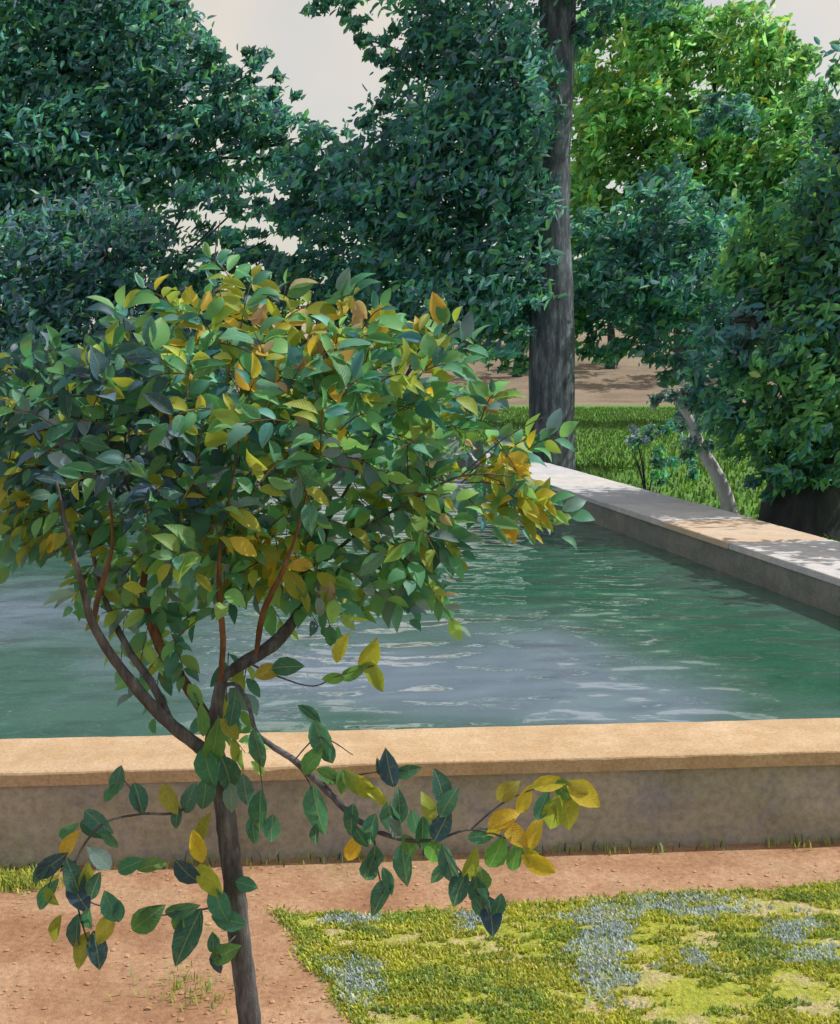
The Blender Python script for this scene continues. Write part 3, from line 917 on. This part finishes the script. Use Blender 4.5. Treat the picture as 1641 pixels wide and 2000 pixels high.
# (px, py, direction of the tip in degrees: 0 right, -90 down, length px, tint, Y)
low = [(505, 1462, -85, 85, T1, 3.82), (562, 1302, 5, 62, T0, 3.92), (527, 1312, 15, 60, OL, 3.93), (668, 1265, 60, 62, YG, 3.88), (722, 1278, 70, 72, YG, 3.86), (693, 1312, 30, 66, GR, 3.87), (732, 1322, -60, 70, OL, 3.86), (650, 1325, 190, 45, GR2, 3.88),
       (605, 1395, -40, 60, T0, 3.76), (628, 1448, -65, 85, T1, 3.74), (640, 1470, -75, 60, T0, 3.75), (612, 1484, 60, 65, GR, 3.72), (690, 1530, -60, 62, GR2, 3.67), (715, 1540, -55, 66, YG, 3.66), (737, 1556, -45, 64, YG, 3.65), (668, 1528, -80, 52, GR, 3.68),
       (760, 1500, 110, 75, NV, 3.65), (797, 1507, 20, 55, T0, 3.66), (742, 1498, 100, 40, T0, 3.67), (480, 1545, -80, 70, T1, 3.82), (508, 1585, -100, 82, T0, 3.8), (531, 1622, -100, 66, T1, 3.8), (495, 1622, -80, 55, T0, 3.81), (620, 1585, -85, 100, T1, 3.7), (617, 1630, -95, 50, T0, 3.7),
       (645, 1516, -30, 56, GR, 3.69), (687, 1602, -90, 62, T0, 3.64), (690, 1655, 75, 60, YE, 3.62), (765, 1600, -80, 75, T1, 3.61), (780, 1575, 100, 70, T0, 3.61), (772, 1622, -70, 62, BG, 3.6), (812, 1612, -80, 60, T1, 3.6), (860, 1535, 105, 72, T0, 3.58), (836, 1575, 110, 60, OL, 3.58),
       (876, 1566, 60, 66, T1, 3.57), (864, 1612, 70, 70, NV, 3.57), (825, 1628, -90, 72, T0, 3.59), (845, 1666, -100, 60, GR, 3.58), (878, 1690, -75, 92, T1, 3.56), (921, 1686, 80, 80, OL, 3.55), (858, 1705, -120, 55, T1, 3.56), (896, 1738, -110, 75, T0, 3.55), (936, 1745, -80, 80, T0, 3.55), (942, 1722, 100, 60, GR, 3.55),
       (960, 1792, -75, 78, NV, 3.55), (940, 1772, -60, 60, T1, 3.55), (972, 1775, -100, 60, T0, 3.55), (942, 1632, 10, 56, T1, 3.56), (970, 1665, 65, 72, GR, 3.55), (1006, 1672, 75, 66, GR, 3.55), (1036, 1672, 120, 60, OL, 3.55), (1055, 1690, -35, 82, YE, 3.54), (1045, 1626, 75, 72, YE, 3.54), (1008, 1632, -40, 66, GO, 3.54),
       (985, 1598, 30, 70, GO, 3.54), (1025, 1560, 60, 62, YE, 3.54), (992, 1545, 40, 56, OL, 3.55), (1075, 1531, 10, 72, YE, 3.53), (1060, 1572, 60, 62, T1, 3.54), (1083, 1588, -95, 84, OL, 3.53), (1106, 1582, -80, 84, OL, 3.53), (1104, 1545, -60, 56, GR, 3.53), (1142, 1552, -40, 78, YE, 3.52), (1128, 1538, 150, 50, OL, 3.52), (966, 1620, 60, 46, YE, 3.55),
       (790, 1690, -85, 80, T1, 3.6), (720, 1702, -100, 66, T0, 3.6), (746, 1752, -115, 84, T0, 3.6), (757, 1722, -70, 56, T1, 3.6), (730, 1680, -90, 60, T0, 3.6), (725, 1622, -95, 66, T1, 3.61), (705, 1635, -60, 50, T0, 3.62), (800, 1655, -70, 60, GR, 3.6),
       # left
       (332, 1562, -70, 66, OL, 3.88), (370, 1560, 70, 66, T1, 3.9), (345, 1598, -95, 50, T0, 3.9), (230, 1525, -110, 66, T1, 3.84), (272, 1562, -70, 66, T0, 3.83), (215, 1550, -120, 45, T1, 3.84), (136, 1650, 65, 72, YE, 3.72), (192, 1606, -30, 72, T1, 3.75), (135, 1622, 40, 60, T1, 3.76), (195, 1676, 130, 62, BG, 3.7), (100, 1690, 35, 76, NV, 3.68), (78, 1706, -130, 56, T0, 3.68),
       (170, 1712, 80, 66, OL, 3.68), (143, 1712, 110, 76, T0, 3.67), (185, 1732, -110, 72, T0, 3.67), (96, 1746, 60, 66, T1, 3.68), (100, 1752, -60, 44, OL, 3.66), (155, 1752, -50, 74, NV, 3.67), (216, 1770, 130, 66, T1, 3.67), (232, 1782, -90, 50, T0, 3.67), (112, 1815, -105, 70, OL, 3.68), (150, 1822, -95, 80, T0, 3.67), (205, 1815, -120, 66, YG, 3.67), (160, 1858, -110, 76, OL, 3.66), (190, 1858, -75, 76, NV, 3.66),
       (172, 1800, -100, 56, T1, 3.67), (287, 1795, 45, 80, GR, 3.8), (297, 1785, 30, 60, T0, 3.81), (357, 1775, 15, 72, T1, 3.84), (366, 1832, -120, 118, T0, 3.83), (350, 1800, -100, 60, GR, 3.84), (430, 1770, -60, 80, T1, 3.88), (445, 1797, 170, 72, T1, 3.9), (440, 1862, 30, 66, GR, 3.9), (417, 1845, -90, 50, T0, 3.9), (424, 1880, -80, 46, NV, 3.9), (387, 1655, -85, 80, YE, 3.9), (412, 1722, -45, 80, YG, 3.9),
       (482, 1728, -20, 45, T1, 3.95), (400, 1615, 70, 64, OL, 3.92), (368, 1708, -60, 76, NV, 3.9), (255, 1690, 20, 60, T1, 3.85), (300, 1690, 10, 60, GR, 3.85), (420, 1450, 85, 90, GR, 3.92), (407, 1502, -80, 84, T1, 3.92), (446, 1515, -75, 84, T0, 3.93), (400, 1552, -95, 70, T1, 3.93), (452, 1560, -85, 60, BG, 3.93), (455, 1385, 80, 66, T0, 3.9), (450, 1425, -60, 56, OL, 3.9), (395, 1405, 100, 64, GR, 3.9), (180, 1620, -30, 60, T0, 3.77), (215, 1640, -60, 50, T1, 3.75)]
nobj = 0
for (px, py, ang, L, c, yy) in low:
    a = R(ang + random.uniform(-8, 8))
    ax = Vector((math.cos(a), random.uniform(-.35, .35), math.sin(a)))
    nr = Vector((random.uniform(-.45, .45), -1.0, random.uniform(0.1, 0.9)))
    col = tuple(min(1, x * random.uniform(.88, 1.15)) for x in c)
    single_leaf(P(px, py, yy), ax, nr, L * 1.08 * yy / FPX, col, random.uniform(.66, .9))
    nobj += 1

# crown: dense leaves on the upper branches ------------------------------------------------------
cb = [(430, 850, 300, 230, 1), (190, 850, 230, 210, 1), (660, 800, 250, 170, 1), (850, 870, 150, 130, 1), (955, 940, 90, 100, .9), (360, 710, 210, 110, .9), (570, 660, 210, 90, .8), (790, 640, 100, 70, .7), (40, 900, 110, 180, 1), (110, 1030, 120, 80, .8),
      (420, 1050, 260, 110, 1), (660, 1030, 180, 110, 1), (800, 1080, 70, 90, .9), (260, 1140, 130, 90, .6), (480, 1150, 130, 90, .6), (360, 1250, 100, 100, .45), (420, 1360, 60, 80, .7), (350, 600, 110, 70, .4), (640, 1140, 80, 70, .7), (240, 1240, 60, 80, .3), (790, 1150, 40, 60, .5), (870, 740, 110, 90, .6), (430, 490, 70, 60, .2),
      (1020, 990, 45, 70, .7), (160, 1130, 50, 60, .5), (880, 640, 60, 50, .35), (850, 1130, 35, 60, .45), (240, 620, 90, 70, .25), (500, 580, 130, 50, .4), (460, 540, 110, 60, .3), (960, 860, 60, 50, .5), (1060, 825, 40, 30, .3), (60, 700, 90, 80, .35), (720, 1130, 60, 70, .4), (700, 570, 70, 40, .3)]
zones = [((110, 760, 210, 240), [[T0, T1, NV, (0.05, 0.15, 0.15)], BLUE, GREEN, OLIVE], [6, 2, 2, .9]), ((330, 930, 140, 120), [[T0, T1, NV], BLUE, GREEN, OLIVE], [5, 2, 2.5, 1]),
         ((360, 570, 120, 100), [GOLD, OLIVE, GREEN, TEAL], [1.6, 4, 3, 2]), ((600, 650, 150, 80), [GOLD, RUST, OLIVE, GREEN, TEAL], [2, 2.2, 3, 2.4, 1.8]), ((790, 620, 130, 80), [GOLD, OLIVE, TEAL, GREEN], [2.4, 3.5, 3, 3]),
         ((480, 760, 260, 90), [OLIVE, GREEN, GOLD, TEAL, RUST], [3.6, 5.5, .4, 4.5, .3]), ((1000, 960, 90, 120), [GOLD, OLIVE, GREEN, TEAL], [3, 3.5, 3, 1.5]), ((540, 1080, 80, 55), [GOLD, OLIVE, GREEN], [3.5, 3, 2.5]), ((60, 960, 110, 110), [OLIVE, GREEN, GOLD, TEAL], [4, 4, .6, 3]),
         ((430, 420, 90, 80), [GOLD, OLIVE], [3, 1]), ((330, 620, 160, 90), [OLIVE, GOLD, TEAL, GREEN], [4, 1.5, 3, 3]), ((760, 780, 200, 110), [OLIVE, GREEN, TEAL, GOLD], [3, 4.5, 4, .5])]
rest = ([[T1, T0, (0.08, 0.26, 0.15), (0.10, 0.27, 0.22)], GREEN, OLIVE, [BG, (0.11, 0.20, 0.27), (0.14, 0.26, 0.27)], RUST, [(0.21, 0.40, 0.12)]], [5, 3.2, 1.6, 2.2, 0.25, 1.6])
cand, sprigs = [], []
mp = 4.1 / FPX
for (cx, cy, rx, ry, df) in cb:
    n = max(1, int(df * math.pi * rx * ry / 340 / 7.5))
    for _ in range(n):
        while True:
            u = Vector((random.uniform(-1, 1), random.uniform(-1, 1), random.uniform(-1, 1)))
            if u.length <= 1: break
        depth = min(0.7, 0.85 * max(rx, ry) * mp + 0.08)
        p0 = P(cx + u.x * rx, cy + u.z * ry, 4.15 + u.y * depth)
        # a spray of alternate leaves along a short arching twig
        px, py = cx + u.x * rx, cy + u.z * ry
        o_ = Vector(((px - 450) / 450, random.gauss(0, .5), (1000 - py) / 420))
        d = o_ * 0.8 + Vector((random.gauss(0, .45), random.gauss(0, .4), random.gauss(0.05, .4)))
        if px < 620 and py < 900: d += Vector((0.35, 0, 0.35)) * random.choice((1, -1, 1))
        d.normalize()
        ln = random.uniform(0.13, 0.26)
        m_ = random.randint(6, 9)
        q0 = p0 - d * ln * 0.5
        pl = []
        side = d.cross(Vector((0, -0.8, 0.6))).normalized()
        for k in range(m_ + 1):
            t = k / m_
            q = q0 + d * ln * t + Vector((0, 0, -0.35 * ln * t * t))
            pl.append(q)
            sg = 1 if k % 2 else -1
            a = d * (0.75 if k < m_ else 1.6) + side * sg * (0.75 if k < m_ else 0.1) + Vector((random.gauss(0, .2), random.gauss(0, .25), -0.38 + random.gauss(0, .2)))
            a.normalize()
            L_ = random.uniform(36, 66) * 4.05 / FPX * (0.8 + 0.3 * math.sin(math.pi * t))
            c_ = q + a * L_ * 0.62
            cand.append((c_, a, L_))
        sprigs.append(pl)
def pixel(p):
    a_, b_ = pix(np.array([list(p)]))
    return float(a_[0]), float(b_[0])
cand = [(*pixel(c), c.y, c, a, L) for c, a, L in cand]
cand.sort(key=lambda t: t[2])
print('crown leaves', len(cand))
# pick the single leaves: nearest ones, not too close together in view
chosen, taken = [], []
for i, (px, py, yy, _c, _a, _l) in enumerate(cand):
    if nobj + len(chosen) >= 298: break
    if all((px - a) ** 2 + (py - b_) ** 2 > 34 ** 2 for a, b_ in taken):
        chosen.append(i); taken.append((px, py))
chosen = set(chosen)


def zone_tint(px, py):
    for (zx, zy, zrx, zry), pals, w in zones:
        d = ((px - zx) / zrx) ** 2 + ((py - zy) / zry) ** 2
        if d < random.uniform(0.55, 1.25):
            return tuple(pick(pals, w, 1)[0])
    return tuple(pick(*rest, 1)[0])


mp_, ma, mn, ml, mc = [], [], [], [], []
for i, (px, py, yy, pos, ax, L) in enumerate(cand):
    nr = Vector((random.gauss(0, .5), -0.75, 0.7 + random.gauss(0, .4)))
    c = zone_tint(px, py)
    if i in chosen:
        single_leaf(pos, ax, nr, L * 1.05, c, random.uniform(.62, .85))
        nobj += 1
    else:
        mp_.append(pos); ma.append(ax); mn.append(nr); ml.append(L); mc.append(c)

# the remaining leaves: same leaf shape, joined
def joined_leaves(name, pos, axs, nrs, Ls, cols, parent):
    tmpl = [np.array([v.co for v in me.vertices]) for me in LEAF]
    quads = np.array([list(p.vertices) for p in LEAF[0].polygons if len(p.vertices) == 4])
    Vs, Fs, Cs, off = [], [], [], 0
    for p, a, nrm, L, c in zip(pos, axs, nrs, Ls, cols):
        a = a.normalized(); s = nrm.cross(a).normalized(); u = a.cross(s)
        B = np.array([list(a), list(s * random.uniform(.62, .85)), list(u)]) * L
        v = random.choice(tmpl) @ B + np.array(p)
        Vs.append(v); Fs.append(quads + off); off += len(v)
        Cs.append(np.tile([*c, 1], (len(v), 1)))
    return mesh_obj(name, np.concatenate(Vs), np.concatenate(Fs), M['leaf_mass'], parent, smooth=True, cols=np.concatenate(Cs))


V, F = [], []
for pl in sprigs:
    v, f = tube([(p, 0.0022 - 0.0014 * k / len(pl)) for k, p in enumerate(pl[::2])], 4, 1, 0.0)
    F += [tuple(i + len(V) for i in q) for q in f]
    V += v
tag(mesh_obj('fine_twigs', V, F, M['bark_brown'], YT, smooth=True), kind='stuff')
o = joined_leaves('foliage', mp_, ma, mn, ml, mc, YT)
tag(o, kind='stuff')
print('young tree leaves', nobj, len(mp_))

# ------------------------------------------------------------------ grass and ground litter
def blades(name, pts, hgt, wid, cols, kind='stuff', lean=0.5):
    n = len(pts)
    pts = np.asarray(pts)
    ang = rng.uniform(0, 2 * math.pi, n)
    d = np.stack([np.cos(ang), np.sin(ang), np.zeros(n)], 1)
    w = np.stack([-np.sin(ang), np.cos(ang), np.zeros(n)], 1)
    h = hgt * rng.uniform(.5, 1.3, n)[:, None]
    ln = lean * rng.uniform(.2, 1.2, n)[:, None]
    ww = wid * rng.uniform(.7, 1.3, n)[:, None]
    up = np.array([0, 0, 1.0])
    b0, b1 = pts - w * ww, pts + w * ww
    mid = pts + up * h * .6 + d * h * ln * .4
    m0, m1 = mid - w * ww * .8, mid + w * ww * .8
    tip = pts + up * h * .9 + d * h * ln * 1.2
    t0 = tip - w * ww * .15; t1 = tip + w * ww * .15
    V = np.stack([b0, b1, m0, m1, t0, t1], 1).reshape(-1, 3)
    b = np.arange(n)[:, None] * 6
    F = np.concatenate([b + np.array([[0, 1, 3, 2]]), b + np.array([[2, 3, 5, 4]])], 0)
    C = np.repeat(np.concatenate([cols, np.ones((n, 1))], 1), 6, axis=0)
    return tag(mesh_obj(name, V, F, M['grass'], cols=C), kind=kind)


SHADEP = [(1180, 1870, 55, 95), (1170, 1795, 60, 30), (1320, 1778, 150, 20), (1550, 1822, 55, 24), (1575, 1872, 70, 16), (690, 1798, 60, 22), (685, 1925, 60, 50), (930, 1800, 40, 26), (1360, 1885, 60, 14)]  # tree shade on the near lawn, put in as blue-grey blades
NG1 = [(0.46, 0.51, 0.07), (0.54, 0.57, 0.09), (0.40, 0.48, 0.07), (0.62, 0.58, 0.22)]
NG2 = [(0.30, 0.42, 0.09), (0.36, 0.44, 0.08), (0.24, 0.38, 0.15)]
NG_SHADE = [(0.46, 0.56, 0.70), (0.52, 0.61, 0.73), (0.44, 0.56, 0.62)]  # blade tints for the painted shade patches
pts, cols = [], []
while len(pts) < 62000:
    x, y = random.uniform(-1.2, 2.6), random.uniform(4.0, 5.75)
    if not in_poly(x, y): continue
    nz = lambda a, b_, c: mnoise.noise(Vector((x * a, y * b_, c)))
    bare = nz(2.0, 4.5, 1.7) + 0.7 * nz(7, 14, 4) + 0.4 * nz(25, 40, 2)
    px, py = pix(np.array([[x, y, 0.0]]))
    px, py = px[0] + 60 * nz(5, 9, 6) + 30 * nz(17, 25, 3), py[0] + 26 * nz(6, 9, 7) + 10 * nz(20, 25, 5)
    e = min(((px - a) / c) ** 2 + ((py - b_) / d) ** 2 for a, b_, c, d in SHADEP)
    blue = e < random.uniform(.25, 1.5) and random.random() < .9
    if not blue and bare > 0.0 + random.uniform(-.08, .22): continue
    g2 = nz(1.8, 5.0, 8) + 0.7 * nz(6, 14, 11)
    c = random.choice(NG_SHADE) if blue and random.random() < .93 else (random.choice(NG2) if g2 > 0.12 + random.uniform(-.3, .3) else random.choice(NG1))
    k = random.uniform(.75, 1.2)
    pts.append((x, y, 0.0115)); cols.append((c[0] * k, c[1] * k, c[2] * k))
for _ in range(5200):
    k = random.randrange(len(lawn_edge) - 8)
    q = lawn_edge[k] if random.random() < .5 else lawn_front[random.randrange(len(lawn_front))]
    pts.append((q.x + random.gauss(0, .022), q.y + random.gauss(0, .022), 0.010)); cols.append(random.choice(NG1 + NG2 + NG2))
blades('grass', pts, 0.017, 0.0050, np.array(cols))
# tufts at the foot of the wall, and along the lawn's edge
pts, cols = [], []
for _ in range(900):
    s = random.uniform(0, 5.2)
    q = A0 + nd * s - nn * abs(random.gauss(0, 0.035))
    dens = mnoise.noise(Vector((s * 1.5, 2, 2)))
    if dens < random.uniform(-.25, .35): continue
    pts.append((q.x, q.y, 0.012))
    c = random.choice(NG2 + [(0.05, 0.12, 0.07)])
    cols.append(c)
blades('wall_foot_grass', pts, 0.05, 0.004, np.array(cols))
pts, cols = [], []
for _ in range(1500):
    q = G(random.gauss(20, 45), random.gauss(1728, 9)); pts.append((q.x, q.y, 0.012)); cols.append(random.choice(NG2 + NG1))
for _ in range(130):
    q = G(random.gauss(370, 60), random.gauss(1945, 25)); pts.append((q.x, q.y, 0.012)); cols.append(random.choice(NG2))
blades('sparse_grass', pts, 0.035, 0.0035, np.array(cols))
# far lawn blades close behind the right wall
pts, cols = [], []
while len(pts) < 30000:
    x, y = random.uniform(0.5, 13), random.uniform(15, 62)
    if (Vector((x, y, TOPZ)) - I0).dot(rn) < RIGHT_W + 0.1: continue
    pts.append((x, y, 0.004)); cols.append(random.choice([(0.06, 0.17, 0.035), (0.09, 0.21, 0.045), (0.05, 0.13, 0.045), (0.13, 0.22, 0.05)]))
blades('far_grass', pts, 0.12, 0.02, np.array(cols))

# pebbles on the bare earth
V, F = [], []
for _ in range(1500):
    q = G(random.uniform(-60, 1700), random.uniform(1690, 2050))
    if in_poly(q.x, q.y) and random.random() < .9: continue
    r = 0.0025 + 0.012 * random.random() ** 3
    b0 = len(V)
    for (dx, dy, dz) in ((1, 0, .1), (0.3, .9, .1), (-.8, .5, .1), (-.7, -.7, .1), (.5, -.8, .1), (0, 0, .8)):
        V.append((q.x + dx * r * random.uniform(.7, 1.3), q.y + dy * r * random.uniform(.7, 1.3), 0.010 + dz * r))
    for k in range(5): F.append((b0 + k, b0 + (k + 1) % 5, b0 + 5))
tag(mesh_obj('pebbles', V, F, M['path'], smooth=True), kind='stuff')

print('triangles', sum(len(o.data.loops) - 2 * len(o.data.polygons) for o in scene.objects if o.type == 'MESH'))
